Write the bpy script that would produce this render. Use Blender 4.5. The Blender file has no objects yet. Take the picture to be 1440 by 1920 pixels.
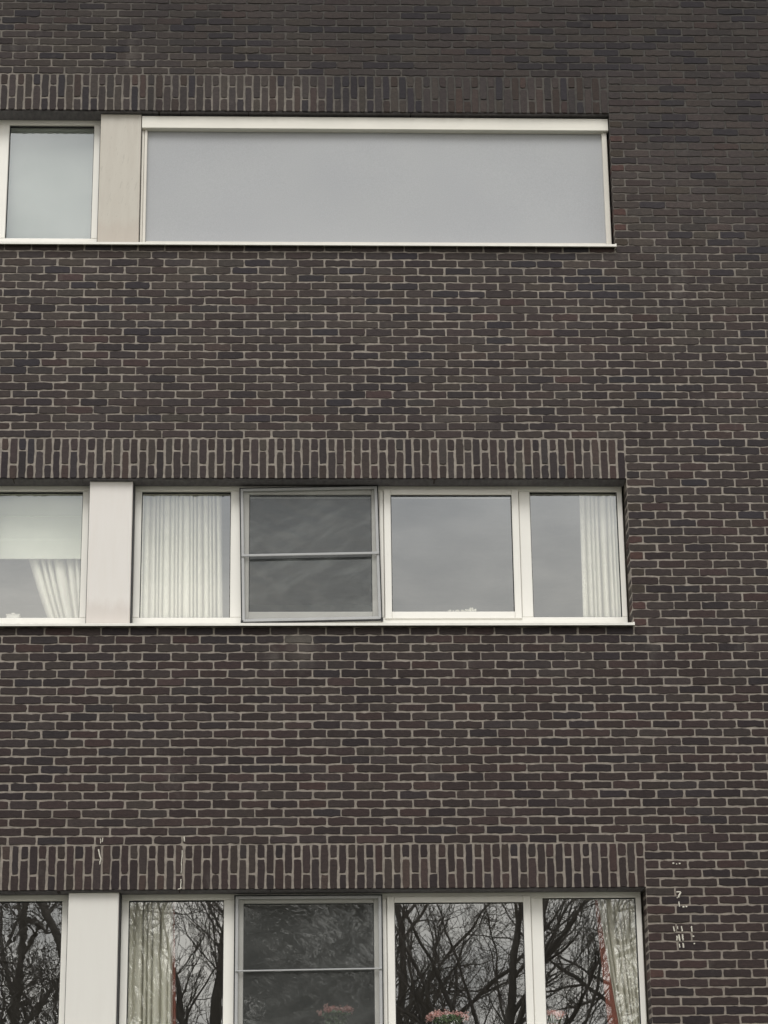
import bpy, math, random
import numpy as np
from mathutils import Vector, Matrix, noise

R = math.radians
# ------------------------------------------------------------------ camera
scene = bpy.context.scene
cam = bpy.data.cameras.new('camera'); camo = bpy.data.objects.new('camera', cam)
scene.collection.objects.link(camo); scene.camera = camo
cam.sensor_fit = 'HORIZONTAL'; cam.sensor_width = 36.0; cam.lens = 36.0*4469.1/1440.0
cam.clip_start = 0.1; cam.clip_end = 2000
fw = Vector((0.03771634, 0.94477012, 0.32555628))
rt = Vector((0.99928844, -0.03575503, -0.01200782))
up = Vector((-0.000295651, -0.325777519, 0.945446413))
m = Matrix.Identity(4)
for i in range(3):
    m[i][0] = rt[i]; m[i][1] = up[i]; m[i][2] = -fw[i]
m[0][3], m[1][3], m[2][3] = -2.4301, -16.3372, 1.5978
camo.matrix_world = m
scene.render.resolution_x = 768; scene.render.resolution_y = 1024

# ------------------------------------------------------------------ world: overcast sky
SUN_EL, SUN_AZ = 50.0, 192.0          # high, in front of the facade (behind the camera), a little to the left
w = bpy.data.worlds.new("World"); scene.world = w; w.use_nodes = True
nt = w.node_tree; nt.nodes.clear()
def N(nt, t, **kw):
    n = nt.nodes.new(t)
    for k, v in kw.items(): setattr(n, k, v)
    return n
out = N(nt, 'ShaderNodeOutputWorld'); bg = N(nt, 'ShaderNodeBackground')
sky = N(nt, 'ShaderNodeTexSky', sky_type='NISHITA', sun_disc=False)
sky.sun_elevation = R(SUN_EL); sky.sun_rotation = R(SUN_AZ); sky.dust_density = 4.0; sky.air_density = 1.0
hs = N(nt, 'ShaderNodeHueSaturation'); hs.inputs['Saturation'].default_value = 0.35
tc = N(nt, 'ShaderNodeTexCoord'); mp = N(nt, 'ShaderNodeMapping'); mp.inputs['Scale'].default_value = (1, 1, 2.6)
ns = N(nt, 'ShaderNodeTexNoise'); ns.inputs['Scale'].default_value = 8.0; ns.inputs['Detail'].default_value = 6; ns.inputs['Roughness'].default_value = .5
rp = N(nt, 'ShaderNodeValToRGB')
rp.color_ramp.elements[0].position = .38; rp.color_ramp.elements[0].color = (5.4, 5.4, 5.6, 1)
rp.color_ramp.elements[1].position = .62; rp.color_ramp.elements[1].color = (8.9, 8.68, 8.62, 1)
mx = N(nt, 'ShaderNodeMix', data_type='RGBA'); mx.inputs[0].default_value = 0.9
L = nt.links.new
L(sky.outputs[0], hs.inputs['Color']); L(tc.outputs['Generated'], mp.inputs[0]); L(mp.outputs[0], ns.inputs['Vector'])
L(ns.outputs[0], rp.inputs[0]); L(hs.outputs[0], mx.inputs[6]); L(rp.outputs[0], mx.inputs[7])
sx = N(nt, 'ShaderNodeSeparateXYZ'); L(tc.outputs['Generated'], sx.inputs[0])
hr = N(nt, 'ShaderNodeValToRGB'); hr.color_ramp.elements[0].position = .282; hr.color_ramp.elements[0].color = (1.42, 1.38, 1.28, 1)
hr.color_ramp.elements[1].position = .338; hr.color_ramp.elements[1].color = (.98, 1.0, 1.01, 1); L(sx.outputs[2], hr.inputs[0])
mu = N(nt, 'ShaderNodeMix', data_type='RGBA', blend_type='MULTIPLY'); mu.inputs[0].default_value = 1; L(mx.outputs[2], mu.inputs[6]); L(hr.outputs[0], mu.inputs[7])
L(mu.outputs[2], bg.inputs[0]); L(bg.outputs[0], out.inputs[0]); bg.inputs[1].default_value = 0.104

# ------------------------------------------------------------------ sun behind cloud
sl = bpy.data.lights.new('sun', 'SUN'); sl.energy = 1.1; sl.angle = R(28); sl.color = (1, .975, .93)
so = bpy.data.objects.new('sun', sl); scene.collection.objects.link(so)
a, e = R(SUN_AZ), R(SUN_EL)
d = Vector((math.sin(a)*math.cos(e), math.cos(a)*math.cos(e), math.sin(e)))
so.rotation_euler = d.to_track_quat('Z', 'Y').to_euler()
scene.view_settings.view_transform = 'Standard'; scene.view_settings.look = 'None'
scene.view_settings.exposure = 0.50; scene.view_settings.gamma = 1.0
scene.render.engine = 'CYCLES'

# ------------------------------------------------------------------ helpers
C = scene.collection
def srgb(r, g, b, k=1.0):
    f = lambda c: (c/255/12.92 if c/255 <= .04045 else ((c/255+.055)/1.055)**2.4)*k
    return (f(r), f(g), f(b), 1)
def tag(o, label=None, cat=None, group=None, kind=None):
    for k, v in (('label', label), ('category', cat), ('group', group), ('kind', kind)):
        if v: o[k] = v
    return o
def empty(name, loc=(0, 0, 0)):
    o = bpy.data.objects.new(name, None); C.objects.link(o); o.location = loc; o.empty_display_size = .1
    return o
class MB:
    def __init__(s): s.v = []; s.f = []; s.m = []; s.c = []; s.col = None; s.mi = 0
    def add(s, vs, fs):
        n = len(s.v); s.v += vs; s.f += [tuple(n+i for i in f) for f in fs]; s.m += [s.mi]*len(fs)
        if s.col is not None: s.c += [s.col]*len(vs)
    def box(s, x0, x1, y0, y1, z0, z1, rot=None):
        vs = [(x, y, z) for x in (x0, x1) for y in (y0, y1) for z in (z0, z1)]
        if rot: vs = [tuple(rot @ Vector(v)) for v in vs]
        s.add(vs, [(0, 1, 3, 2), (4, 6, 7, 5), (0, 4, 5, 1), (2, 3, 7, 6), (0, 2, 6, 4), (1, 5, 7, 3)])
    def bevbox(s, x0, x1, y0, y1, z0, z1, b=.003, rot=None):
        # box whose four front edges are chamfered
        vs = [(x0, y1, z0), (x1, y1, z0), (x1, y1, z1), (x0, y1, z1), (x0, y0+b, z0), (x1, y0+b, z0), (x1, y0+b, z1), (x0, y0+b, z1),
              (x0+b, y0, z0+b), (x1-b, y0, z0+b), (x1-b, y0, z1-b), (x0+b, y0, z1-b)]
        if rot: vs = [tuple(rot @ Vector(v)) for v in vs]
        fs = [(3, 2, 1, 0), (8, 9, 10, 11)]
        for i in range(4):
            j = (i+1) % 4
            fs += [(i, j, 4+j, 4+i), (4+i, 4+j, 8+j, 8+i)]
        s.add(vs, fs)
    def tube(s, p0, r0, p1, r1, n=6, cap=False):
        p0 = Vector(p0); p1 = Vector(p1); d = (p1-p0)
        if d.length < 1e-6: return
        d.normalize(); a = d.orthogonal().normalized(); b = d.cross(a)
        vs = []
        for p, r in ((p0, r0), (p1, r1)):
            for i in range(n):
                t = 2*math.pi*i/n; vs.append(tuple(p + (a*math.cos(t)+b*math.sin(t))*r))
        fs = [(i, (i+1) % n, n+(i+1) % n, n+i) for i in range(n)]
        if cap: fs += [tuple(range(n-1, -1, -1)), tuple(range(n, 2*n))]
        s.add(vs, fs)
    def build(s, name, mats, parent=None, smooth=False):
        me = bpy.data.meshes.new(name); me.from_pydata(s.v, [], s.f)
        if not isinstance(mats, (list, tuple)): mats = [mats]
        for m_ in mats: me.materials.append(m_)
        if len(mats) > 1: me.polygons.foreach_set('material_index', s.m)
        if s.col is not None:
            at = me.color_attributes.new('tone', 'FLOAT_COLOR', 'POINT')
            at.data.foreach_set('color', np.array(s.c, dtype=np.float32).ravel())
        if smooth: me.polygons.foreach_set('use_smooth', [True]*len(me.polygons))
        me.update()
        o = bpy.data.objects.new(name, me); C.objects.link(o)
        if parent: o.parent = parent
        return o
def rotabout(x, y, z, ang, axis='Y'):
    return Matrix.Translation((x, y, z)) @ Matrix.Rotation(ang, 4, axis) @ Matrix.Translation((-x, -y, -z))

# ------------------------------------------------------------------ materials
def mat(name):
    m_ = bpy.data.materials.new(name); m_.use_nodes = True
    return m_, m_.node_tree, m_.node_tree.nodes['Principled BSDF']
def noise_node(nt, scale, detail=4, rough=.5, mapscale=None, coord='Object', rot=None):
    tc = N(nt, 'ShaderNodeTexCoord'); n = N(nt, 'ShaderNodeTexNoise')
    n.inputs['Scale'].default_value = scale; n.inputs['Detail'].default_value = detail; n.inputs['Roughness'].default_value = rough
    if mapscale:
        mp = N(nt, 'ShaderNodeMapping'); mp.inputs['Scale'].default_value = mapscale
        if rot:
            mp.vector_type = 'TEXTURE'; mp.inputs['Scale'].default_value = tuple(1/v for v in mapscale); mp.inputs['Rotation'].default_value = rot
        nt.links.new(tc.outputs[coord], mp.inputs[0]); nt.links.new(mp.outputs[0], n.inputs['Vector'])
    else: nt.links.new(tc.outputs[coord], n.inputs['Vector'])
    return n
def ramp(nt, src, p0, c0, p1, c1):
    r = N(nt, 'ShaderNodeValToRGB'); e = r.color_ramp.elements
    e[0].position = p0; e[0].color = c0; e[1].position = p1; e[1].color = c1
    nt.links.new(src, r.inputs[0]); return r
def bump(nt, bs, src, strength, dist):
    b = N(nt, 'ShaderNodeBump'); b.inputs['Strength'].default_value = strength; b.inputs['Distance'].default_value = dist
    nt.links.new(src, b.inputs['Height']); nt.links.new(b.outputs[0], bs.inputs['Normal']); return b
def mixc(nt, a, b, fac, mode='MIX'):
    n = N(nt, 'ShaderNodeMix', data_type='RGBA', blend_type=mode)
    for s, i in ((fac, 0), (a, 6), (b, 7)):
        if isinstance(s, (float, int, tuple)): n.inputs[i].default_value = s
        else: nt.links.new(s, n.inputs[i])
    return n.outputs[2]
def plain(name, col, rough=.5, vary=.12, scale=6, mapscale=None, metallic=0, bmp=0, bscale=60):
    m_, nt, bs = mat(name)
    n = noise_node(nt, scale, 5, .6, mapscale)
    lo = tuple(c*(1-vary) for c in col[:3])+(1,); hi = tuple(min(1, c*(1+vary*.6)) for c in col[:3])+(1,)
    r = ramp(nt, n.outputs[0], .3, lo, .7, hi)
    nt.links.new(r.outputs[0], bs.inputs['Base Color']); bs.inputs['Roughness'].default_value = rough; bs.inputs['Metallic'].default_value = metallic
    if bmp:
        n2 = noise_node(nt, bscale, 4, .6); bump(nt, bs, n2.outputs[0], bmp, .002)
    return m_

# brick: tone painted per brick (clay colours, darker near the wall top), mottled and rough
m_brick, nt, bs = mat('brick_clay')
at = N(nt, 'ShaderNodeAttribute', attribute_name='tone')
n1 = noise_node(nt, 28, 5, .65, (1, 1, 2.2)); r1 = ramp(nt, n1.outputs[0], .3, (.72, .72, .74, 1), .72, (1.28, 1.26, 1.22, 1))
n2 = noise_node(nt, 160, 3, .7); r2 = ramp(nt, n2.outputs[0], .35, (.8, .8, .8, 1), .75, (1.22, 1.22, 1.2, 1))
n3 = noise_node(nt, .9, 4, .6); r3 = ramp(nt, n3.outputs[0], .3, (.88, .88, .9, 1), .7, (1.1, 1.1, 1.08, 1))
c = mixc(nt, at.outputs[0], r1.outputs[0], 1.0, 'MULTIPLY'); c = mixc(nt, c, r2.outputs[0], 1.0, 'MULTIPLY'); c = mixc(nt, c, r3.outputs[0], 1.0, 'MULTIPLY')
def bloom(nt, c, k):
    g = N(nt, 'ShaderNodeNewGeometry'); q = N(nt, 'ShaderNodeSeparateXYZ'); nt.links.new(g.outputs['Position'], q.inputs[0])
    def mth(op, a, b):
        n = N(nt, 'ShaderNodeMath', operation=op)
        for s, i in ((a, 0), (b, 1)):
            if isinstance(s, (float, int)): n.inputs[i].default_value = s
            else: nt.links.new(s, n.inputs[i])
        return n.outputs[0]
    dx = mth('MULTIPLY', mth('ADD', q.outputs[0], 2.37), 5.0); dz = mth('MULTIPLY', mth('SUBTRACT', q.outputs[2], 6.18), 3.6)
    rad = mth('POWER', mth('ADD', mth('MULTIPLY', dx, dx), mth('MULTIPLY', dz, dz)), .5)
    nz_ = noise_node(nt, 16, 4, .65)
    v = mth('SUBTRACT', mth('ADD', nz_.outputs[0], .18), rad)
    rr_ = ramp(nt, v, .0, (0, 0, 0, 1), .55, (.2, .2, .2, 1))
    c = mixc(nt, c, srgb(122, 117, 110), rr_.outputs[0])
    w_ = noise_node(nt, 2.0, 6, .72, (1.6, 1, .7)); rw = ramp(nt, w_.outputs[0], .60, (0, 0, 0, 1), .78, (k, k, k, 1))
    return mixc(nt, c, srgb(104, 99, 94), rw.outputs[0])
c = bloom(nt, c, .48)
nt.links.new(c, bs.inputs['Base Color']); bs.inputs['Roughness'].default_value = .82; bs.inputs['Specular IOR Level'].default_value = .3
nb = noise_node(nt, 70, 5, .7, (1, 1, 1.8)); bump(nt, bs, nb.outputs[0], .6, .004)

# mortar: weathered; haze darkening painted into the colour towards the top right
m_mortar, nt, bs = mat('mortar')
geo = N(nt, 'ShaderNodeNewGeometry'); sep = N(nt, 'ShaderNodeSeparateXYZ'); nt.links.new(geo.outputs['Position'], sep.inputs[0])
n1 = noise_node(nt, 22, 5, .65); r1 = ramp(nt, n1.outputs[0], .3, (.72, .72, .72, 1), .7, (1.2, 1.2, 1.18, 1))
dn = noise_node(nt, 1.1, 5, .62)                 # uneven edge of the painted haze
def mathn(nt, op, a, b):
    n = N(nt, 'ShaderNodeMath', operation=op)
    for s, i in ((a, 0), (b, 1)):
        if isinstance(s, (float, int)): n.inputs[i].default_value = s
        else: nt.links.new(s, n.inputs[i])
    return n.outputs[0]
hz = mathn(nt, 'MULTIPLY', mathn(nt, 'SUBTRACT', sep.outputs[2], 9.1), .5)      # height
hx = mathn(nt, 'MULTIPLY', mathn(nt, 'ADD', sep.outputs[0], 1.2), .16)
s_ = mathn(nt, 'ADD', hz, mathn(nt, 'MULTIPLY', mathn(nt, 'SUBTRACT', dn.outputs[0], .5), 1.5))
s_ = mathn(nt, 'ADD', s_, hx)
rs = ramp(nt, s_, .0, (0, 0, 0, 1), .85, (1, 1, 1, 1))
low = ramp(nt, mathn(nt, 'MULTIPLY', sep.outputs[2], .1), .33, srgb(148, 139, 130, .82), .62, srgb(160, 152, 143, .80))
c = mixc(nt, low.outputs[0], srgb(80, 77, 74, .8), rs.outputs[0])
fine = noise_node(nt, 7, 4, .6); fr = ramp(nt, fine.outputs[0], .46, (0, 0, 0, 1), .62, (1, 1, 1, 1))
c = mixc(nt, c, r1.outputs[0], 1.0, 'MULTIPLY')
nt.links.new(c, bs.inputs['Base Color']); bs.inputs['Roughness'].default_value = .95
nb = noise_node(nt, 120, 5, .7); bump(nt, bs, nb.outputs[0], .8, .004)

# brickwork outside the modelled zone (procedural)
m_far, nt, bs = mat('far_brickwork')
tcn = N(nt, 'ShaderNodeTexCoord'); sp = N(nt, 'ShaderNodeSeparateXYZ'); cb = N(nt, 'ShaderNodeCombineXYZ')
nt.links.new(tcn.outputs['Object'], sp.inputs[0])
xy = mathn(nt, 'ADD', sp.outputs[0], sp.outputs[1]); nt.links.new(xy, cb.inputs[0]); nt.links.new(mathn(nt, 'ADD', sp.outputs[2], .05), cb.inputs[1])
bt = N(nt, 'ShaderNodeTexBrick'); nt.links.new(cb.outputs[0], bt.inputs['Vector'])
bt.inputs['Scale'].default_value = 1; bt.inputs['Brick Width'].default_value = .2; bt.inputs['Row Height'].default_value = .0625
bt.inputs['Mortar Size'].default_value = .006; bt.inputs['Color1'].default_value = srgb(74, 64, 60); bt.inputs['Color2'].default_value = srgb(50, 45, 46)
bt.inputs['Mortar'].default_value = srgb(130, 124, 112)
nt.links.new(bt.outputs[0], bs.inputs['Base Color']); bs.inputs['Roughness'].default_value = .9

m_frame = plain('frame_paint', srgb(232, 230, 223), .38, .03, 5, (1, 1, .5))
m_sill = plain('sill_aluminium', srgb(228, 226, 218), .35, .06, 8, (2, 1, 1))
m_seal = plain('rubber_seal', srgb(38, 38, 40), .7)
m_scrframe = plain('screen_frame_metal', srgb(168, 169, 169), .4, .08, 8)
m_soffit = plain('soffit', srgb(104, 101, 104), .9, .3, 12, (3, 1, 1))
m_blind = plain('blind_fabric', srgb(222, 226, 214), .9, .05, 4)
m_roll = plain('roller_blind_fabric', srgb(172, 178, 174), .9, .05, 3)
m_room = plain('room_plaster', srgb(168, 166, 162), .9)
m_board = plain('window_board', srgb(222, 220, 212), .5)
m_stain = plain('dropping', srgb(212, 208, 195), .9, .25, 45)
m_dark = plain('dark_plastic', srgb(60, 60, 62), .6)
m_guide = plain('guide_metal', srgb(214, 210, 200), .4, .08, 6, (1, 1, .4))
m_cass = plain('cassette_metal', srgb(222, 219, 209), .38, .06, 5, (.5, 1, 3))

def panel_mat(name, base, dirt, lo, amount, scr=False):
    m_, nt, bs = mat(name)
    n = noise_node(nt, 3.0, 5, .6, (7, 1, .9)); r_ = ramp(nt, n.outputs[0], .4, (0, 0, 0, 1), .9, (amount*.5, amount*.5, amount*.5, 1))
    c = mixc(nt, base, dirt, r_.outputs[0])
    g = N(nt, 'ShaderNodeNewGeometry'); s = N(nt, 'ShaderNodeSeparateXYZ'); nt.links.new(g.outputs['Position'], s.inputs[0])
    n2 = noise_node(nt, 5, 4, .6, (3, 1, 1))
    h = mathn(nt, 'ADD', mathn(nt, 'SUBTRACT', s.outputs[2], lo), mathn(nt, 'MULTIPLY', n2.outputs[0], -.22))
    rr = ramp(nt, h, -.12, (.26, .26, .26, 1), .10, (0, 0, 0, 1))
    c = mixc(nt, c, srgb(166, 148, 136), rr.outputs[0])
    if scr:   # fine scratches
        n3 = noise_node(nt, 9, 3, .7, (14, 1, 1.3), rot=(0, R(12), 0)); r3 = ramp(nt, n3.outputs[0], .63, (0, 0, 0, 1), .68, (.35, .35, .35, 1))
        c = mixc(nt, c, srgb(120, 112, 104), r3.outputs[0])
    nt.links.new(c, bs.inputs['Base Color']); bs.inputs['Roughness'].default_value = .42
    return m_
m_panel = [panel_mat('panel_lower', srgb(218, 216, 210), srgb(205, 200, 192), 3.10, .5),
           panel_mat('panel_middle', srgb(218, 214, 209), srgb(206, 199, 188), 6.40, .6),
           panel_mat('panel_upper', srgb(184, 179, 168), srgb(162, 152, 140), 9.40, .8, True)]

# sunscreen cloth
m_cloth, nt, bs = mat('sunscreen_cloth')
n = noise_node(nt, 2.5, 5, .5); r_ = ramp(nt, n.outputs[0], .3, srgb(166, 168, 171), .7, srgb(169, 171, 173))
wv = noise_node(nt, 140, 3, .7); r2 = ramp(nt, wv.outputs[0], .3, (.90, .90, .90, 1), .7, (1.07, 1.07, 1.07, 1))
nt.links.new(mixc(nt, r_.outputs[0], r2.outputs[0], 1.0, 'MULTIPLY'), bs.inputs['Base Color']); bs.inputs['Roughness'].default_value = .75

def curtain_mat(name, col, trans=.35):
    m_, nt, bs = mat(name)
    n = noise_node(nt, 30, 4, .6, (1, 1, .4)); r_ = ramp(nt, n.outputs[0], .3, tuple(c*.88 for c in col[:3])+(1,), .7, col)
    nt.links.new(r_.outputs[0], bs.inputs['Base Color']); bs.inputs['Roughness'].default_value = .9
    tr = N(nt, 'ShaderNodeBsdfTranslucent'); nt.links.new(r_.outputs[0], tr.inputs[0])
    mxs = N(nt, 'ShaderNodeMixShader'); mxs.inputs[0].default_value = trans
    o_ = nt.nodes['Material Output']
    nt.links.new(bs.outputs[0], mxs.inputs[1]); nt.links.new(tr.outputs[0], mxs.inputs[2]); nt.links.new(mxs.outputs[0], o_.inputs[0])
    return m_
m_curt = curtain_mat('curtain_cream', srgb(248, 247, 236), .05)
m_red = curtain_mat('curtain_red', srgb(152, 88, 74), .1)

def glass_mat(name, refl=.25, wave=.06, scale=1.6, mapscale=None, rot=None, rough=0.0, tint=(.985, .985, .97, 1)):
    m_, nt, bs = mat(name); nt.nodes.remove(bs)
    o_ = nt.nodes['Material Output']
    t = N(nt, 'ShaderNodeBsdfTransparent'); t.inputs[0].default_value = tint
    g = N(nt, 'ShaderNodeBsdfGlossy'); g.inputs[0].default_value = (.95, .98, .985, 1); g.inputs['Roughness'].default_value = rough
    lw = N(nt, 'ShaderNodeFresnel'); lw.inputs[0].default_value = 1.5
    f = mathn(nt, 'ADD', lw.outputs[0], refl-.04)
    blk = N(nt, 'ShaderNodeMixShader'); t0 = N(nt, 'ShaderNodeBsdfTransparent'); t0.inputs[0].default_value = (0, 0, 0, 1)
    nt.links.new(f, blk.inputs[0]); nt.links.new(t0.outputs[0], blk.inputs[1]); nt.links.new(g.outputs[0], blk.inputs[2])
    t.inputs[0].default_value = tuple(c*.64 for c in tint[:3])+(1,)
    ms = N(nt, 'ShaderNodeAddShader'); nt.links.new(t.outputs[0], ms.inputs[0]); nt.links.new(blk.outputs[0], ms.inputs[1])
    n = noise_node(nt, scale, 2, .5, mapscale, rot=rot)
    b = N(nt, 'ShaderNodeBump'); b.inputs['Strength'].default_value = 1; b.inputs['Distance'].default_value = wave*.01
    nt.links.new(n.outputs[0], b.inputs['Height']); nt.links.new(b.outputs[0], g.inputs['Normal'])
    nt.links.new(ms.outputs[0], o_.inputs[0])
    return m_
m_glass = glass_mat('window_glass', wave=.06)
m_glass_wavy = glass_mat('wavy_window_glass', wave=.012, scale=4, mapscale=(1.0, 1, 2.0), rot=(0, R(-25), 0))

m_glass_dusty = glass_mat('glass_behind_screen', refl=.15, wave=.22, scale=2.4, mapscale=(1, 1, 2.4), rot=(0, R(25), 0))
m_back, nt, bs = mat('pane_inner_face'); nt.nodes.remove(bs)
t = N(nt, 'ShaderNodeBsdfTransparent'); t.inputs[0].default_value = (.99, .99, .98, 1); nt.links.new(t.outputs[0], nt.nodes['Material Output'].inputs[0])
# insect mesh with dust wisps
def mesh_mat(name, lo, hi):
    m_mesh, nt, bs = mat(name)
    o_ = nt.nodes['Material Output']
    n = noise_node(nt, 3.4, 5, .62, (1, 1, 3.6), rot=(0, -R(28), 0)); r_ = ramp(nt, n.outputs[0], .46, lo, .70, hi)
    nt.links.new(r_.outputs[0], bs.inputs['Base Color']); bs.inputs['Roughness'].default_value = .9
    t = N(nt, 'ShaderNodeBsdfTransparent'); ms = N(nt, 'ShaderNodeMixShader'); ms.inputs[0].default_value = .36
    nt.links.new(t.outputs[0], ms.inputs[1]); nt.links.new(bs.outputs[0], ms.inputs[2]); nt.links.new(ms.outputs[0], o_.inputs[0])
    return m_mesh
m_mesh = mesh_mat('insect_mesh', srgb(90, 93, 93), srgb(130, 134, 132)); m_mesh_low = mesh_mat('grimy_insect_mesh', srgb(86, 88, 86), srgb(108, 110, 108))

# ------------------------------------------------------------------ building
B = tag(empty('apartment_building', (-1.5, 0, 0)), 'dark brown brick apartment facade with three rows of white framed windows', 'building')
def part(mb, name, mats, parent=None, smooth=False, label=None):
    """mesh given in world coordinates, parented to the building (or to one of its parts)"""
    o = mb.build(name, mats, parent or B, smooth)
    if (parent or B) is B: o.location = (1.5, 0, 0)
    if label: o['label'] = label
    return o
Z0 = 3.8; CH = .0625; BP = .2
FL = [3.3625, 6.3625, 9.3625]              # sill bed joint of each row
OPH = 1.125; XL, XR = -7.5, 0.0            # opening
BX0, BX1, BZ0, BZ1 = -9.0, 3.6, 2.3, 13.3  # zone of individually laid bricks
rng = random.Random(7)
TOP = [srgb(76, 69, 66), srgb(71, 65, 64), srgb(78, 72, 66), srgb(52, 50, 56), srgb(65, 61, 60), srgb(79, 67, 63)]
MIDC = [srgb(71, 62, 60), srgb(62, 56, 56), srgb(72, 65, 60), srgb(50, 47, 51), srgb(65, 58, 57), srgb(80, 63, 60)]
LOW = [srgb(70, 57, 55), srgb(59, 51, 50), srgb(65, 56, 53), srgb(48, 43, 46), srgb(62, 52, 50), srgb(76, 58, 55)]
def calm(pal, t=.40):
    mu = [sum(c[i] for c in pal)/len(pal) for i in range(3)]; g = sum(mu)/3
    out_ = []
    for c in pal:
        c = [c[i]*(1-t)+mu[i]*t for i in range(3)]; out_.append(tuple(v*.92+sum(c)/3*.08+(.0004, -.0001, .0001)[q] for q, v in enumerate(c))+(1,))
    return out_
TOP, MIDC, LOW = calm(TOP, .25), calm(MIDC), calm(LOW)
WT = [.36, .56, .76, .87, .94, 1.0]
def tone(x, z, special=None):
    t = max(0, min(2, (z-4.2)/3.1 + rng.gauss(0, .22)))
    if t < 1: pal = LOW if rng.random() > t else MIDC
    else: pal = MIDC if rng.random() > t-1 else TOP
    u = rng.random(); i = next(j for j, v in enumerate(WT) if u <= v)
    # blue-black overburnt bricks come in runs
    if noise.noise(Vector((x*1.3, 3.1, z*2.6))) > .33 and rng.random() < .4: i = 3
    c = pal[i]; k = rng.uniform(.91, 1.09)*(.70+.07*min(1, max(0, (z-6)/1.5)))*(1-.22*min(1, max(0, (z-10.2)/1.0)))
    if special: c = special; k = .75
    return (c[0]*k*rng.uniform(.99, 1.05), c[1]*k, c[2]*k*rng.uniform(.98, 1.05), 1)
def brick(mb, x0, x1, z0, z1, yb, special=None, jit=1.0):
    """one brick: ragged outline, worn arris, slight twist"""
    cx, cz = (x0+x1)/2, (z0+z1)/2; hx, hz_ = (x1-x0)/2, (z1-z0)/2
    hx += rng.gauss(0, .0011)*jit; hz_ += rng.gauss(0, .0009)*jit
    nx = max(2, int(round(hx*2/.03))); nz = max(1, int(round(hz_*2/.03)))
    ring = []
    for i in range(nx): ring.append((-hx+2*hx*i/nx, -hz_))
    for i in range(nz): ring.append((hx, -hz_+2*hz_*i/nz))
    for i in range(nx): ring.append((hx-2*hx*i/nx, hz_))
    for i in range(nz): ring.append((-hx, hz_-2*hz_*i/nz))
    n = len(ring); ang = rng.gauss(0, .0035)*jit; ca, sa = math.cos(ang), math.sin(ang)
    yf = rng.gauss(0, .0007); tx = rng.gauss(0, .005); tz = rng.gauss(0, .012)
    ox, oz = rng.gauss(0, .0009)*jit, rng.gauss(0, .0008)*jit
    corner = {0, nx, nx+nz, 2*nx+nz}
    outer = []; inner = []; back = []
    cr = rng.uniform(.7, 1.0)
    for k, (px, pz) in enumerate(ring):
        jx, jz = rng.gauss(0, .0012)*jit, rng.gauss(0, .0019)*jit
        if k in corner and jit: s = .0028*cr; px -= math.copysign(s, px); pz -= math.copysign(s*.7, pz)
        qx, qz = px+jx, pz+jz
        X, Z_ = cx+ox+qx*ca-qz*sa, cz+oz+qx*sa+qz*ca
        b = .0022
        ix, iz = qx-math.copysign(min(b, abs(qx)), px) if abs(px) > hx-.006 else qx, qz-math.copysign(b, pz) if abs(pz) > hz_-.006 else qz
        IX, IZ = cx+ox+ix*ca-iz*sa, cz+oz+ix*sa+iz*ca
        dy = tx*px+tz*pz
        outer.append((X, yf+dy+.0022, Z_)); inner.append((IX, yf+dy, IZ)); back.append((X, yb, Z_))
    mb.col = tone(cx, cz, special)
    fs = [tuple(range(n))]
    for i in range(n):
        j = (i+1) % n
        fs += [(n+i, n+j, j, i), (2*n+i, 2*n+j, n+j, n+i)]
    mb.add(inner+outer+back, fs)
MORT = .0052
JZ = lambda z: .0058 if z < 6 else .0050
JX = lambda z: .0056 if z < 6 else .0050
wall = MB(); wall.col = (1, 1, 1, 1)
def in_open(x, z):
    return any(XL < x < XR and f < z < f+OPH for f in FL)
def in_lint(x, z):
    return any(XL-.001 < x < XR and f+OPH < z < f+OPH+5*CH for f in FL)
specials = {}
def sp_at(x, z, c): specials[(round((x)/.1), int((z-Z0)//CH))] = c
PALE = srgb(112, 106, 96)
k0 = int(round((BZ0-Z0)/CH)); k1 = int(round((BZ1-Z0)/CH))
for k in range(k0, k1):
    z0 = Z0+k*CH; zc = z0+CH/2
    sh = 0 if k % 2 == 0 else .1
    n0 = int(math.floor(BX0/BP)); n1 = int(math.ceil(BX1/BP))
    x = BX0
    drift = rng.gauss(0, .0015)
    for n in range(n0, n1+1):
        a, b = n*BP+sh, (n+1)*BP+sh
        # clip against openings and lintels at this course
        segs = [(a, b)]
        if any(f < zc < f+OPH+5*CH for f in FL):
            ns_ = []
            for (p, q) in segs:
                if q <= XL+1e-6 or p >= XR-1e-6: ns_.append((p, q))
                else:
                    if p < XL-.02: ns_.append((p, XL))
                    if q > XR+.02: ns_.append((XR, q))
            segs = ns_
        for (p, q) in segs:
            pe = qe = JX(zc)
            op = any(f < zc < f+OPH for f in FL)
            if op and abs(p-XR) < .01: pe = .0015
            if op and abs(q-XL) < .01: qe = .0015
            edge = (op and (abs(p-XR) < .25 or abs(q-XL) < .25))
            sp_ = None
            if -.05 < p < .1 and abs(zc-9.42) < .035 and q-p < .15: sp_ = srgb(116, 108, 92)
            if p < -2.31 < q and abs(zc-6.265) < .03: sp_ = srgb(92, 87, 82)
            if op and abs(p-XR) < .01 and q-p < .12 and rng.random() < .6: sp_ = rng.choice([srgb(84, 64, 60), srgb(72, 64, 57)])
            brick(wall, p+pe+(drift if not edge else 0), q-qe+(drift if not edge else 0), z0+JZ(zc), z0+CH-JZ(zc), .165 if edge else .02, sp_)
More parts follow.
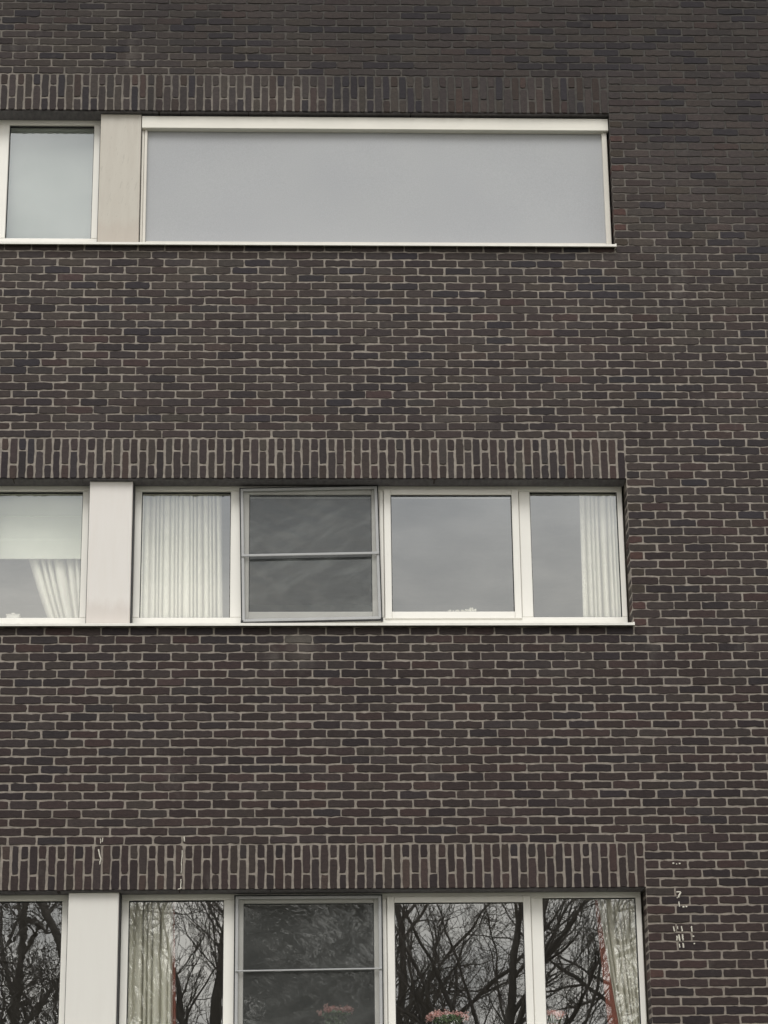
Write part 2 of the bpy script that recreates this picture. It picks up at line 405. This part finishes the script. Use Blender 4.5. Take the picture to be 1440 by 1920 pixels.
# mortar bed: front sheet with holes and the reveals
wall.mi = 1; wall.col = (1, 1, 1, 1)
def sheet(mb, x0, x1, z0, z1, y): mb.add([(x0, y, z0), (x1, y, z0), (x1, y, z1), (x0, y, z1)], [(0, 1, 2, 3)])
sheet(wall, BX0, XL, BZ0, BZ1, MORT); sheet(wall, XR, BX1, BZ0, BZ1, MORT)
zz = [BZ0]+[v for f in FL for v in (f, f+OPH+5*CH)]+[BZ1]
for i in range(0, len(zz), 2): sheet(wall, XL, XR, zz[i], zz[i+1], MORT)
for f in FL:
    wall.add([(XR+.004, MORT+.001, f), (XR+.004, .3, f), (XR+.004, .3, f+OPH), (XR+.004, MORT+.001, f+OPH)], [(0, 1, 2, 3)])
    wall.add([(XL-.004, MORT+.001, f), (XL-.004, .3, f), (XL-.004, .3, f+OPH), (XL-.004, MORT+.001, f+OPH)], [(3, 2, 1, 0)])
    wall.add([(XL, MORT, f), (XR, MORT, f), (XR, .3, f), (XL, .3, f)], [(0, 1, 2, 3)])
ow = part(wall, 'brick_wall', [m_brick, m_mortar])
# the plain remainder of the block
far = MB()
X0, X1, ZT, YB = -15.0, 10.0, 14.4, 11.0
sheet(far, X0, BX0, 0, ZT, 0); sheet(far, BX1, X1, 0, ZT, 0); sheet(far, BX0, BX1, 0, BZ0, 0); sheet(far, BX0, BX1, BZ1, ZT, 0)
far.add([(X1, 0, 0), (X1, YB, 0), (X1, YB, ZT), (X1, 0, ZT)], [(0, 1, 2, 3)]); far.add([(X0, 0, 0), (X0, YB, 0), (X0, YB, ZT), (X0, 0, ZT)], [(3, 2, 1, 0)])
far.add([(X0, YB, 0), (X1, YB, 0), (X1, YB, ZT), (X0, YB, ZT)], [(3, 2, 1, 0)])
part(far, 'outer_wall', m_far)
rf = MB(); rf.box(X0-.1, X1+.1, -.12, YB+.1, ZT+.002, ZT+.25); part(rf, 'flat_roof', m_dark)

# soldier-course lintels
for f in FL:
    lt = MB(); lt.col = (1, 1, 1, 1); zb = f+OPH; zt = zb+5*CH
    ncol = 120; pw = (XR-XL)/ncol
    for i in range(ncol):
        xr = XR-i*pw; xl = xr-pw
        if i % 2 == 0: cuts = [(zb+.001, zb+.2055), (zb+.2185, zt-.0065)]
        else: cuts = [(zb+.001, zb+.0995), (zb+.1125, zt-.0065)]
        for a, b in cuts:
            brick(lt, xl+.0070, xr-.0070, a, b, .11, None if rng.random() < .88 else srgb(76, 64, 60) if rng.random() < .5 else srgb(66, 57, 53))
    lt.mi = 1; lt.col = (1, 1, 1, 1)
    sheet(lt, XL, XR, zb+.004, zt, MORT)
    lt.mi = 2
    lt.box(XL, XR, .020, .32, zb-.003, zb+.05)
    lt.box(XL, XR, MORT+.001, .0195, zb+.004, zb+.012)
    part(lt, 'soldier_course_lintel', [m_brick, m_mortar, m_soffit])

# rooms behind the windows
for f in FL:
    rm = MB(); x0, x1, y0, y1, z0, z1 = XL-.4, XR+.8, .30, 4.6, f-.78, f+1.55
    rm.add([(x0, y0, z0), (x1, y0, z0), (x1, y1, z0), (x0, y1, z0), (x0, y0, z1), (x1, y0, z1), (x1, y1, z1), (x0, y1, z1)],
           [(0, 1, 2, 3), (7, 6, 5, 4), (1, 5, 6, 2), (0, 3, 7, 4), (3, 2, 6, 7)])
    rm.box(-3.80, -3.70, .32, 4.6, z0, z1)
    sheet(rm, x0, x1, z0, f, .301); sheet(rm, x0, x1, f+OPH, z1, .301); sheet(rm, x0, XL, f, f+OPH, .301); sheet(rm, XR, x1, f, f+OPH, .301)
    part(rm, 'room_wall', m_room)
    bd = MB(); bd.bevbox(XL, -3.81, .262, .56, f+.09, f+.118, .004); bd.bevbox(-3.69, XR, .262, .56, f+.09, f+.118, .004)
    part(bd, 'window_board', m_board)

# windows -----------------------------------------------------------
FY = .165
def window(f, mirror, screened=False, sag=0.0, glasses=None, bar_z=.57, seed=0):
    """one band of four lights; local x measured from the right reveal, mirrored for the band left of the pier"""
    rr = random.Random(seed)
    fx = (lambda x: x*(1.0075 if f < 5 else 1)) if not mirror else (lambda x: -7.515-x-(.055 if f < 5 else 0))
    def bb(mb, x0, x1, y0, y1, z0, z1, b=.004, rot=None):
        a, c = fx(x0), fx(x1)
        mb.bevbox(min(a, c), max(a, c), y0, y1, f+z0, f+z1, b, rot)
    zb, zt = (.012 if f > 9 else .036), 1.124
    g4 = [(-3.543, -2.892, .119, 1.081), (-2.757, -1.863, .158, 1.054), (-1.722, -.832, .158, 1.054), (-.697, -.050, .120, 1.083)]
    fr = MB()
    bb(fr, -3.593, -.014, FY, .26, zb, .118)                   # bottom rail
    bb(fr, -3.593, -.014, FY, .26, 1.083, zt)                  # head
    for a, b in ((-3.593, -3.543), (-2.892, -2.806), (-1.806, -1.776), (-.778, -.697), (-.050, -.014)):
        bb(fr, a, b, FY, .26, .1185, 1.0825)
    o = part(fr, 'window', m_frame)
    # sashes of the two opening lights
    for gi, (a, b) in ((1, (-2.803, -1.809)), (2, (-1.773, -.781))):
        gx0, gx1, gz0, gz1 = g4[gi]
        s = MB(); y0, y1 = FY-.012, .25
        z0, z1 = .101, 1.098
        if gi == 2: z0 = .104
        bb(s, a, gx0, y0, y1, z0, z1); bb(s, gx1, b, y0, y1, z0, z1)
        bb(s, gx0+.0005, gx1-.0005, y0+.001, y1, z0, gz0); bb(s, gx0+.0005, gx1-.0005, y0+.001, y1, gz1, z1)
        s.build('sash', m_frame, o)
    # seals + panes
    for gi, (a, b, z0, z1) in enumerate(g4):
        t = .005; q = MB(); yy = FY+.022 if gi in (0, 3) else FY+.004
        for (p0, p1, r0, r1) in ((a, a+t, z0, z1), (b-t, b, z0, z1), (a+t, b-t, z0, z0+t), (a+t, b-t, z1-t, z1)):
            c0, c1 = fx(p0), fx(p1); q.box(min(c0, c1), max(c0, c1), yy, yy+.03, f+r0, f+r1)
        q.build('glazing_seal', m_seal, o)
        p = MB(); yg = yy+.012
        c0, c1 = sorted((fx(a+.001), fx(b-.001)))
        dx, dz = rr.gauss(0, .0006), rr.gauss(0, .0006)
        ys = [yg-dx-dz, yg+dx-dz, yg+dx+dz, yg-dx+dz]
        cs = [(c0, f+z0), (c1, f+z0), (c1, f+z1), (c0, f+z1)]
        p.add([(x, y, z) for (x, z), y in zip(cs, ys)]+[(x, y+.006, z) for (x, z), y in zip(cs, ys)], [(0, 1, 2, 3)]); p.mi = 1
        p.add([], [(-1, -2, -3, -4)]); p.f[-1] = (7, 6, 5, 4)
        p.add([], [(0,)]*4); p.f[-4:] = [(0, 4, 5, 1), (1, 5, 6, 2), (2, 6, 7, 3), (3, 7, 4, 0)]
        p.build('pane', [(glasses or {}).get(gi, m_glass_dusty if (screened and gi == 1) else m_glass), m_back], o)
    if screened:
        x0, x1, z0, z1 = -2.812, -1.812, .085, 1.100
        rot = rotabout(-2.30, .14, f+.6, sag) if sag else None
        sf = MB(); t = .020; ys0, ys1 = .128, .150
        for (a, b, c, d_) in ((x0, x0+t, z0, z1), (x1-t, x1, z0, z1), (x0+t, x1-t, z0, z0+t), (x0+t, x1-t, z1-t, z1)):
            bb(sf, a, b, ys0, ys1, c, d_, .002, rot)
        sf.build('screen_frame', m_scrframe, o)
        sl_ = MB(); e_ = .0085
        for (a, b, c, d_) in ((x0-e_, x0, z0-e_, z1+e_), (x1, x1+e_, z0-e_, z1+e_), (x0, x1, z0-e_, z0), (x0, x1, z1, z1+e_)):
            a_, b_ = sorted((fx(a), fx(b))); sl_.box(a_, b_, .134, .152, f+c, f+d_, rot)
        if sag:
            for cx_, cz_ in ((x0-.002, z0-.004), (x1+.004, z0-.004)):
                a_, b_ = sorted((fx(cx_-.009), fx(cx_+.009))); sl_.box(a_, b_, .120, .153, f+cz_-.010, f+cz_+.012, rot)
        sl_.build('screen_gasket', m_seal, o)
        br = MB(); hb = .009 if sag else .005
        rotb = rotabout(-2.30, .14, f+bar_z, sag if sag else -.011)
        bb(br, x0+.001, x1-.001, .118, .1275, bar_z-hb, bar_z+hb, .002, rotb); br.build('screen_crossbar', m_scrframe, o)
        ms_ = MB(); a_, b_ = sorted((fx(x0+t-.002), fx(x1-t+.002)))
        vs = [(a_, .141, f+z0+t-.002), (b_, .141, f+z0+t-.002), (b_, .141, f+z1-t+.002), (a_, .141, f+z1-t+.002)]
        if rot: vs = [tuple(rot @ Vector(v)) for v in vs]
        ms_.add(vs, [(0, 1, 2, 3)]); ms_.build('screen_mesh', m_mesh if f > 5 else m_mesh_low, o)
    return o
def wspec(i): return [dict(screened=True, bar_z=.592), dict(screened=True, sag=-R(1.15), bar_z=.583), dict()][i]
for i, f in enumerate(FL):
    window(f, False, seed=i, **wspec(i))
    window(f, True, seed=10+i, glasses={0: m_glass_wavy} if i == 0 else {}, **(dict(screened=True, bar_z=.59) if i < 2 else {}))
    # pier cladding
    pl, pr_ = (-3.976, -3.632) if i == 0 else (-3.914, -3.603)
    p = MB(); lo_ = .024 if i == 2 else 0
    p.bevbox(pl, pr_, .055, .20, f+.026-lo_, f+1.119, .004); p.build
    part(p, 'pier_panel', m_panel[i])
    g = MB(); g.box(pr_+.001, pr_+.009, .10, .24, f+.036, f+1.122); g.box(pl-.010, pl-.001, .13, .24, f+.036, f+1.122); part(g, 'pier_joint', m_dark)
    # sill
    s = MB()
    for (x0, x1) in ((XL, -.001),):
        prof = [(-.044, -.004), (-.044, .0145), (-.040, .0165), (.20, .034), (.20, .016), (-.034, .008), (-.034, -.004)]
        n = len(prof); vs = [(x0, y, f+z-lo_) for y, z in prof]+[(x1, y, f+z-lo_) for y, z in prof]
        s.add(vs, [(i_, (i_+1) % n, n+(i_+1) % n, n+i_) for i_ in range(n)]+[tuple(range(n-1, -1, -1)), tuple(range(n, 2*n))])
    s.box(-.006, .004, -.046, .0, f-.005-lo_, f+.019-lo_)      # end cap
    part(s, 'window_sill', m_sill)
    if i == 2 or i == 1:
        bo = MB(); xx = -3.79 if i == 2 else -3.72
        for q in ((0, .016) if i == 1 else (0,)): bo.tube((xx+q, .03, f+.017-lo_), .005, (xx+q, .03, f+.034-lo_), .0035, 8, True)
        part(bo, 'sill_bolt', m_sill)

# sunscreen of the top floor
f = FL[2]
cs = MB(); x0, x1 = -3.597, -.004
prof = [(.05, 1.003), (.05, 1.098), (.054, 1.104), (.150, 1.106), (.160, 1.10), (.160, 1.006), (.150, 1.0), (.056, 1.0)]
n = len(prof); vs = [(x0, y, f+z) for y, z in prof]+[(x1, y, f+z) for y, z in prof]
cs.add(vs, [(i_, (i_+1) % n, n+(i_+1) % n, n+i_) for i_ in range(n)]+[tuple(range(n-1, -1, -1)), tuple(range(n, 2*n))])
S = part(cs, 'roller_sunscreen', m_cass, label='white cassette box with closed grey roller sunscreen')
g = MB()
g.bevbox(-3.597, -3.580, .085, .155, f+.010, f+.999, .002); g.bevbox(-3.578, -3.556, .080, .155, f+.010, f+.999, .003); g.build('guide_rail', m_guide, S)
g = MB(); g.bevbox(-.052, -.013, .080, .155, f+.010, f+.999, .004); g.build('guide_rail', m_guide, S)
cl = MB(); nx, nz = 60, 20
vs = []
for j in range(nz+1):
    for i_ in range(nx+1):
        u, v = i_/nx, j/nz
        y = .108 + .004*noise.noise(Vector((u*5, 0, v*2))) + .003*math.sin(v*math.pi)*math.sin(u*9)
        vs.append((-3.556+u*(3.504), y, f+.062+v*(.95)))
cl.add(vs, [(j*(nx+1)+i_, j*(nx+1)+i_+1, (j+1)*(nx+1)+i_+1, (j+1)*(nx+1)+i_) for j in range(nz) for i_ in range(nx)])
cl.build('screen_cloth', m_cloth, S, True)
b = MB(); b.bevbox(-3.553, -.054, .092, .125, f+.040, f+.064, .004); b.build('bottom_bar', m_guide, S)

# droppings / limewash runs on the brickwork (px positions converted to wall metres)
st = None
def run(x0, z0, x1, z1, wd, n=7):
    pts = [(x0+(x1-x0)*t/n+rng.gauss(0, .0012), z0+(z1-z0)*t/n) for t in range(n+1)]
    st = MB()
    for (a, c_), (b_, d_) in zip(pts, pts[1:]): st.tube((a, -.0005, c_), wd*rng.uniform(1.0, 1.45), (b_, -.0005, d_), wd*rng.uniform(1.0, 1.45), 6, True)
    part(st, 'dropping_stain', m_stain)
def blob(x, z, s):
    st = MB(); st.tube((x-s, -.001, z), s*.8, (x+s*.6, -.001, z+s*.2), s*.7, 7, True); part(st, 'dropping_stain', m_stain)
m_ = None
for (x0, z0, x1, z1, wd) in (DR := [
    (.208, 4.452, .240, 4.452, .0035), (.238, 4.450, .222, 4.415, .0045), (.222, 4.415, .212, 4.410, .003),
    (.224, 4.385, .226, 4.350, .0035), (.176, 4.215, .182, 4.180, .004), (.232, 4.215, .236, 4.180, .004), (.205, 4.215, .205, 4.195, .003), (.300, 4.215, .303, 4.178, .004),
    (.198, 4.150, .196, 4.118, .0045), (.208, 4.158, .217, 4.112, .005), (.236, 4.160, .238, 4.118, .0045),
    (.236, 4.100, .240, 4.068, .0045), (.212, 4.095, .213, 4.070, .003)]): run(x0, z0, x1, z1, wd)
for x, z, s in ((.200, 4.650, .007), (.222, 4.645, .005), (.244, 4.648, .007), (.255, 4.347, .008), (.275, 4.349, .007), (.312, 4.145, .007), (.316, 4.095, .006)): blob(x, z, s)
for (x0, z0, x1, z1, wd) in [(-3.765, 4.845, -3.760, 4.81, .002), (-3.748, 4.85, -3.752, 4.82, .003), (-3.775, 4.77, -3.758, 4.70, .004), (-3.758, 4.70, -3.765, 4.665, .003),
                             (-3.188, 4.855, -3.186, 4.82, .004), (-3.200, 4.76, -3.205, 4.60, .0025), (-3.205, 4.56, -3.205, 4.495, .003), (-3.205, 4.495, -3.225, 4.49, .003)]: run(x0, z0, x1, z1, wd)

# ------------------------------------------------------------------ curtains and blinds (hang behind the glass)
def curtain(name, label, topL, topR, botL, botR, zt, zb, y, folds, amp, mtl, ease=1.0, seed=0, cat='curtain', group=None, tie=None, thick=.0):
    rr = random.Random(seed); nu, nv = folds*14, 22
    ph = [rr.uniform(-.9, .9) for _ in range(folds+2)]; am = [rr.uniform(.45, 1.25) for _ in range(folds+2)]
    root = MB(); vs = []
    ox = (topL+topR)/2
    for j in range(nv+1):
        v = j/nv; t = v**ease
        l = topL+(botL-topL)*t; r_ = topR+(botR-topR)*t
        if tie: l += tie[0]*math.sin(v*math.pi); r_ += tie[1]*math.sin(v*math.pi)
        for i in range(nu+1):
            u = i/nu; k = u*folds; ki = int(min(folds-1, k))
            A = amp*(am[ki]*(1-(k-ki))+am[ki+1]*(k-ki))*(.65+.35*v)
            kk = k+.28*math.sin(k*1.7+seed)+.12*noise.noise(Vector((k*.9, v*1.2, seed))); q = abs((kk % 1.0)-.5)*2
            yy = y+A*(3.4*math.exp(-((1-q)/.22)**2)-.6*math.cos(math.pi*q))
            xx = l+(r_-l)*u
            vs.append((xx-ox, yy-y, zt-(zt-zb)*v-zt))
    root.add(vs, [(j*(nu+1)+i, (j+1)*(nu+1)+i, (j+1)*(nu+1)+i+1, j*(nu+1)+i+1) for j in range(nv) for i in range(nu)])
    o = root.build(name, mtl, None, True); o.location = (ox, y, zt)
    md = o.modifiers.new('cloth', 'SOLIDIFY'); md.thickness = .0015
    return tag(o, label, cat, group)
f = FL[1]
curtain('curtain', 'wide pleated white curtain filling the window right of the middle pale pier', -3.66, -2.965, -3.66, -2.945, f+1.13, f+.125, .275, 20, .024, m_curt, seed=1)
curtain('curtain', 'narrow pleated white curtain at the right end of the middle window row', -.315, .03, -.325, .03, f+1.13, f+.125, .275, 9, .024, m_curt, seed=2)
curtain('curtain', 'white curtain gathered aside below the roman blind, middle row left of the pier', -4.46, -3.86, -4.20, -3.86, f+1.13, f+.125, .335, 8, .028, m_curt, ease=1.6, seed=3)
# roman blind
rb = MB(); zt = f+1.09
rbp = [(.282, zt), (.282, zt-.155), (.278, zt-.160), (.282, zt-.165), (.282, zt-.335), (.276, zt-.342), (.272, zt-.355), (.272, zt-.492), (.278, zt-.494)]
vs = [(x, y-.28, z-zt) for x in (-.56, .56) for y, z in rbp]; n = len(rbp)
rb.add(vs, [(i, i+1, n+i+1, n+i) for i in range(n-1)])
o = rb.build('roman_blind', m_blind, None); o.location = (-4.42, .28, zt); md = o.modifiers.new('cloth', 'SOLIDIFY'); md.thickness = .003
tag(o, 'half lowered white roman blind in the middle row window left of the pier', 'blind')
# top left roller blind
rb = MB(); rb.box(-.38, .38, 0, .003, -1.02, 0); rb.tube((-.38, .0, .02), .022, (.38, .0, .02), .022, 12, True)
o = rb.build('roller_blind', m_roll); o.location = (-4.29, .235, FL[2]+1.055)
tag(o, 'closed pale roller blind behind the top row window left of the pier', 'blind')
f = FL[0]
curtain('curtain', 'cream curtain right of the pale pier in the bottom row window', -3.66, -3.275, -3.66, -3.262, f+1.13, f+.125, .28, 9, .022, m_curt, seed=4)
curtain('curtain', 'cream curtain slanting to the right end of the bottom window row', -.325, .04, -.19, .04, f+1.13, f+.125, .285, 9, .022, m_curt, ease=1.1, seed=5)
curtain('drape', 'narrow red drape beside the cream curtain next to the pier in the bottom row', -3.278, -3.262, -3.268, -3.235, f+1.13, f+.125, .31, 2, .002, m_red, seed=6, cat='curtain')
curtain('drape', 'red drape edging the slanting cream curtain at the bottom right window', -.328, -.308, -.262, -.182, f+1.13, f+.125, .262, 2, .002, m_red, ease=1.1, seed=7, cat='curtain')

# ------------------------------------------------------------------ small things on the window boards
m_white = plain('white_china', srgb(236, 234, 226), .35)
f = FL[1]; zb = f+.119
bx = MB(); bx.bevbox(-.045, .045, -.03, .03, 0, .045, .004); bx.bevbox(-.010, .012, -.02, .02, .0455, .058, .003); bx.bevbox(-.05, .05, -.033, .033, .040, .0452, .001)
o = bx.build('box', m_white); o.location = (-4.455, .255, zb); tag(o, 'small white box on the sill under the roman blind', 'box')
og = MB()
rr = random.Random(5)
og.bevbox(-.11, .11, -.02, .02, 0, .062, .003)
for i in range(26):
    x = rr.uniform(-.10, .09); h = .018+.032*math.exp(-((x-.055)/.03)**2); og.tube((x, rr.uniform(-.012, .012), .06), .009, (x+rr.gauss(0, .006), rr.uniform(-.012, .012), .06+h*rr.uniform(.5, 1)), .005, 6, True)
m_orn = plain('ornament_plaster', srgb(240, 238, 226), .7, .12, 40)
o = og.build('ornament', m_orn); o.location = (-1.2, .25, zb); tag(o, 'small pale ornament on the inner sill of the third middle row window', 'ornament')

m_leaf = plain('plant_leaf', srgb(96, 124, 80), .6, .35, 30); m_pink = curtain_mat('pink_petals', srgb(255, 208, 203), .3); m_pot = plain('clay_pot', srgb(150, 100, 80), .8)
def leafquad(mb, c, s, rr):
    a = Vector((rr.gauss(0, 1), rr.gauss(0, 1), rr.gauss(0, 1))).normalized(); b = a.orthogonal().normalized()
    c = Vector(c); n_ = a.cross(b)*s*.3
    mb.add([tuple(c-a*s), tuple(c-b*s*.6+n_), tuple(c+a*s), tuple(c+b*s*.6+n_)], [(0, 1, 2, 3)])
def plant(x, y, topz, wid, seed, label):
    rr = random.Random(seed); base = FL[0]+.119; H = topz-base
    root = empty('flowering_plant', (x, y, base)); tag(root, label, 'plant', 'pink flowering pot plants on the bottom row sill')
    p = MB(); k = 16; pr = [(.055, 0), (.07, .09), (.078, .09), (.078, .11), (.068, .11), (.062, .095)]
    for (r0, z0), (r1, z1) in zip(pr, pr[1:]):
        vs = [(r*math.cos(2*math.pi*i/k), r*math.sin(2*math.pi*i/k), z) for r, z in ((r0, z0), (r1, z1)) for i in range(k)]
        p.add(vs, [(i, (i+1) % k, k+(i+1) % k, k+i) for i in range(k)])
    p.build('pot', m_pot, root, True)
    lf = MB()
    for i in range(380):
        t = rr.random(); a = rr.uniform(0, 6.28); r_ = wid*.48*math.sqrt(rr.random())*(.5+.5*t)
        leafquad(lf, (r_*math.cos(a), r_*math.sin(a)*.7, .09+(H-.13)*t), .02, rr)
    lf.build('foliage', m_leaf, root)
    fl = MB()
    heads = [(wid*.46*math.cos(a)*q, wid*.30*math.sin(a)*q, H-.02-.035*q*q*rr.random()) for a, q in ((rr.uniform(0, 6.28), math.sqrt(rr.random())) for _ in range(16))]
    heads += [(-wid*.47, 0, H-.05), (wid*.45, 0, H-.03)]
    for (hx_, hy_, hz2) in heads:
        for i in range(26): leafquad(fl, (hx_+rr.gauss(0, .014), hy_+rr.gauss(0, .012), hz2+rr.gauss(0, .010)), .012, rr)
    fl.build('blossom', m_pink, root)
plant(-1.375, .30, 3.69, .27, 1, 'pink flowering plant behind the clear glass of the third bottom row window')
plant(-.67, .30, 3.69, .20, 2, 'pink flowering plant at the lower left corner of the last bottom row window')
plant(-2.14, .30, 3.73, .22, 3, 'pink flowering plant dimly seen behind the insect screen of the bottom row')

# ------------------------------------------------------------------ ground, path and the trees opposite (seen mirrored in the panes)
gm, nt, bs = mat('lawn'); n = noise_node(nt, .8, 6, .7); r_ = ramp(nt, n.outputs[0], .3, (.07, .075, .05, 1), .7, (.13, .13, .09, 1)); nt.links.new(r_.outputs[0], bs.inputs['Base Color']); bs.inputs['Roughness'].default_value = .95
g = MB(); sheet(g, -300, 300, 0, 0, 0); g.v = [(-300, -300, 0), (300, -300, 0), (300, 300, 0), (-300, 300, 0)]
tag(g.build('ground', gm), kind='structure', label='grass ground around the building')
am = plain('asphalt', (.055, .055, .056, 1), .9, .25, 3); pm = plain('paving', (.24, .23, .21, 1), .9, .2, 2)
g = MB(); g.v = [(-200, -21, .004), (200, -21, .004), (200, -14.5, .004), (-200, -14.5, .004)]; g.f = [(0, 1, 2, 3)]; g.m = [0]
tag(g.build('road', am), kind='structure')
g = MB(); g.box(-200, 200, -14.5, -12.3, 0, .12); tag(g.build('pavement', pm), kind='structure')

m_bark = plain('bark', srgb(118, 112, 104), .95, .3, 12, (1, 1, .3)); m_twig = plain('twig_bark', srgb(126, 119, 111), .95, .25, 8)
def gen_tree(seed, H, spread, upb, dens, levels=5):
    """trunk mesh and crown mesh of a leafless tree"""
    rr = random.Random(seed); tk = MB(); cr = MB()
    def grow(p, d, length, rad, lvl):
        nseg = 4 if lvl < 3 else 3
        pts = [p]; rads = [rad]
        for i in range(nseg):
            wob = Vector((rr.gauss(0, 1), rr.gauss(0, 1), rr.gauss(0, 1)))*(.10+.07*lvl)
            d = (d+wob*.55+Vector((0, 0, upb*(.08+.05*lvl)))).normalized()
            p = p+d*length/nseg; pts.append(p); rads.append(max(.0055, rad*(1-.55*(i+1)/nseg)))
        tgt = tk if lvl < 2 else cr
        sides = 8 if lvl == 0 else 6 if lvl < 3 else 4 if lvl == 3 else 3
        for a, b, ra, rb_ in zip(pts, pts[1:], rads, rads[1:]): tgt.tube(a, ra, b, rb_, sides)
        if lvl >= levels: return
        nb_ = dens[lvl]
        for i in range(nb_):
            t = (.30 if lvl == 0 else .15)+(.85 if lvl else .7)*(i+rr.random()*.8)/nb_; t = min(t, .99)
            k = t*nseg; ki = int(k); q = pts[ki].lerp(pts[ki+1], k-ki); rq = rads[ki]*(1-(k-ki))+rads[ki+1]*(k-ki)
            ax = d.orthogonal().normalized(); ax.rotate(Matrix.Rotation(rr.uniform(0, 6.283), 3, d))
            dirn = (pts[ki+1]-pts[ki]).normalized()
            nd = (dirn*(1-spread*.55)+ax*spread*rr.uniform(.6, 1.1)).normalized()
            grow(q, nd, length*rr.uniform(.42, .68)*(1-.25*t if lvl else 1-.3*t), rq*rr.uniform(.45, .68), lvl+1)
        grow(pts[-1], d, length*.5, rads[-1], lvl+1)
    grow(Vector((0, 0, -.1)), Vector((0, 0, 1)), H*.66, H*.017, 0)
    k = H/max(v[2] for v in cr.v)
    for mb in (tk, cr): mb.v = [(x*k, y*k, z*k) for x, y, z in mb.v]
    return tk, cr
kinds = {'oak': (gen_tree(3, 14.5, .95, .10, [10, 6, 5, 4, 3]), 'wide crooked bare tree'),
         'poplar': (gen_tree(11, 15.0, .50, .55, [12, 5, 4, 4, 2]), 'slender upright bare tree'),
         'birch': (gen_tree(21, 14.5, .75, .15, [11, 6, 5, 3, 2]), 'fine twigged bare tree')}
protos = {}
where = ['standing opposite the building, left end of the front row', 'in the front row opposite, second from the left', 'in the front row opposite, third from the left',
         'in the front row opposite, fourth from the left', 'in the front row opposite, fifth from the left', 'in the front row opposite, sixth from the left', 'at the right end of the front row opposite']
def put(kind, x, y, rz, s, label):
    (tk, cr), desc = kinds[kind]
    if kind not in protos:
        root = empty('bare_tree'); a_ = tk.build('trunk', m_bark, root, True); b_ = cr.build('crown', m_twig, root); protos[kind] = (root, a_, b_)
    else:
        r0, a0, b0 = protos[kind]
        root = r0.copy(); C.objects.link(root)
        for q in (a0, b0): c_ = q.copy(); C.objects.link(c_); c_.parent = root
    root.location = (x, y, 0); root.rotation_euler = (0, 0, rz); root.scale = (s, s, s)
    tag(root, desc+' '+label, 'tree', 'bare trees across the road')
row = [('birch', -14.2, -27, .4, .97), ('birch', -8.9, -26, 1.9, .95), ('oak', -5.6, -28, 2.6, 1.0), ('poplar', -1.9, -31, .7, .98), ('poplar', 1.0, -29, 3.3, .95), ('oak', 4.4, -30, 5.0, 1.0), ('birch', 9.0, -28, 3.9, .95)]
for (kd, x, y, rz, s), wl in zip(row, where): put(kd, x, y, rz, s, wl)
back = [('oak', -17), ('birch', -10.5), ('poplar', -5.0), ('birch', .5), ('oak', 7.0), ('birch', 13.0)]
rr = random.Random(9)
for i, (kd, x) in enumerate(back):
    put(kd, x, -46-rr.uniform(0, 5), rr.uniform(0, 6), 1.35, 'in the back row opposite, %s from the left' % ['first', 'second', 'third', 'fourth', 'fifth', 'sixth', 'seventh', 'eighth', 'ninth'][i])
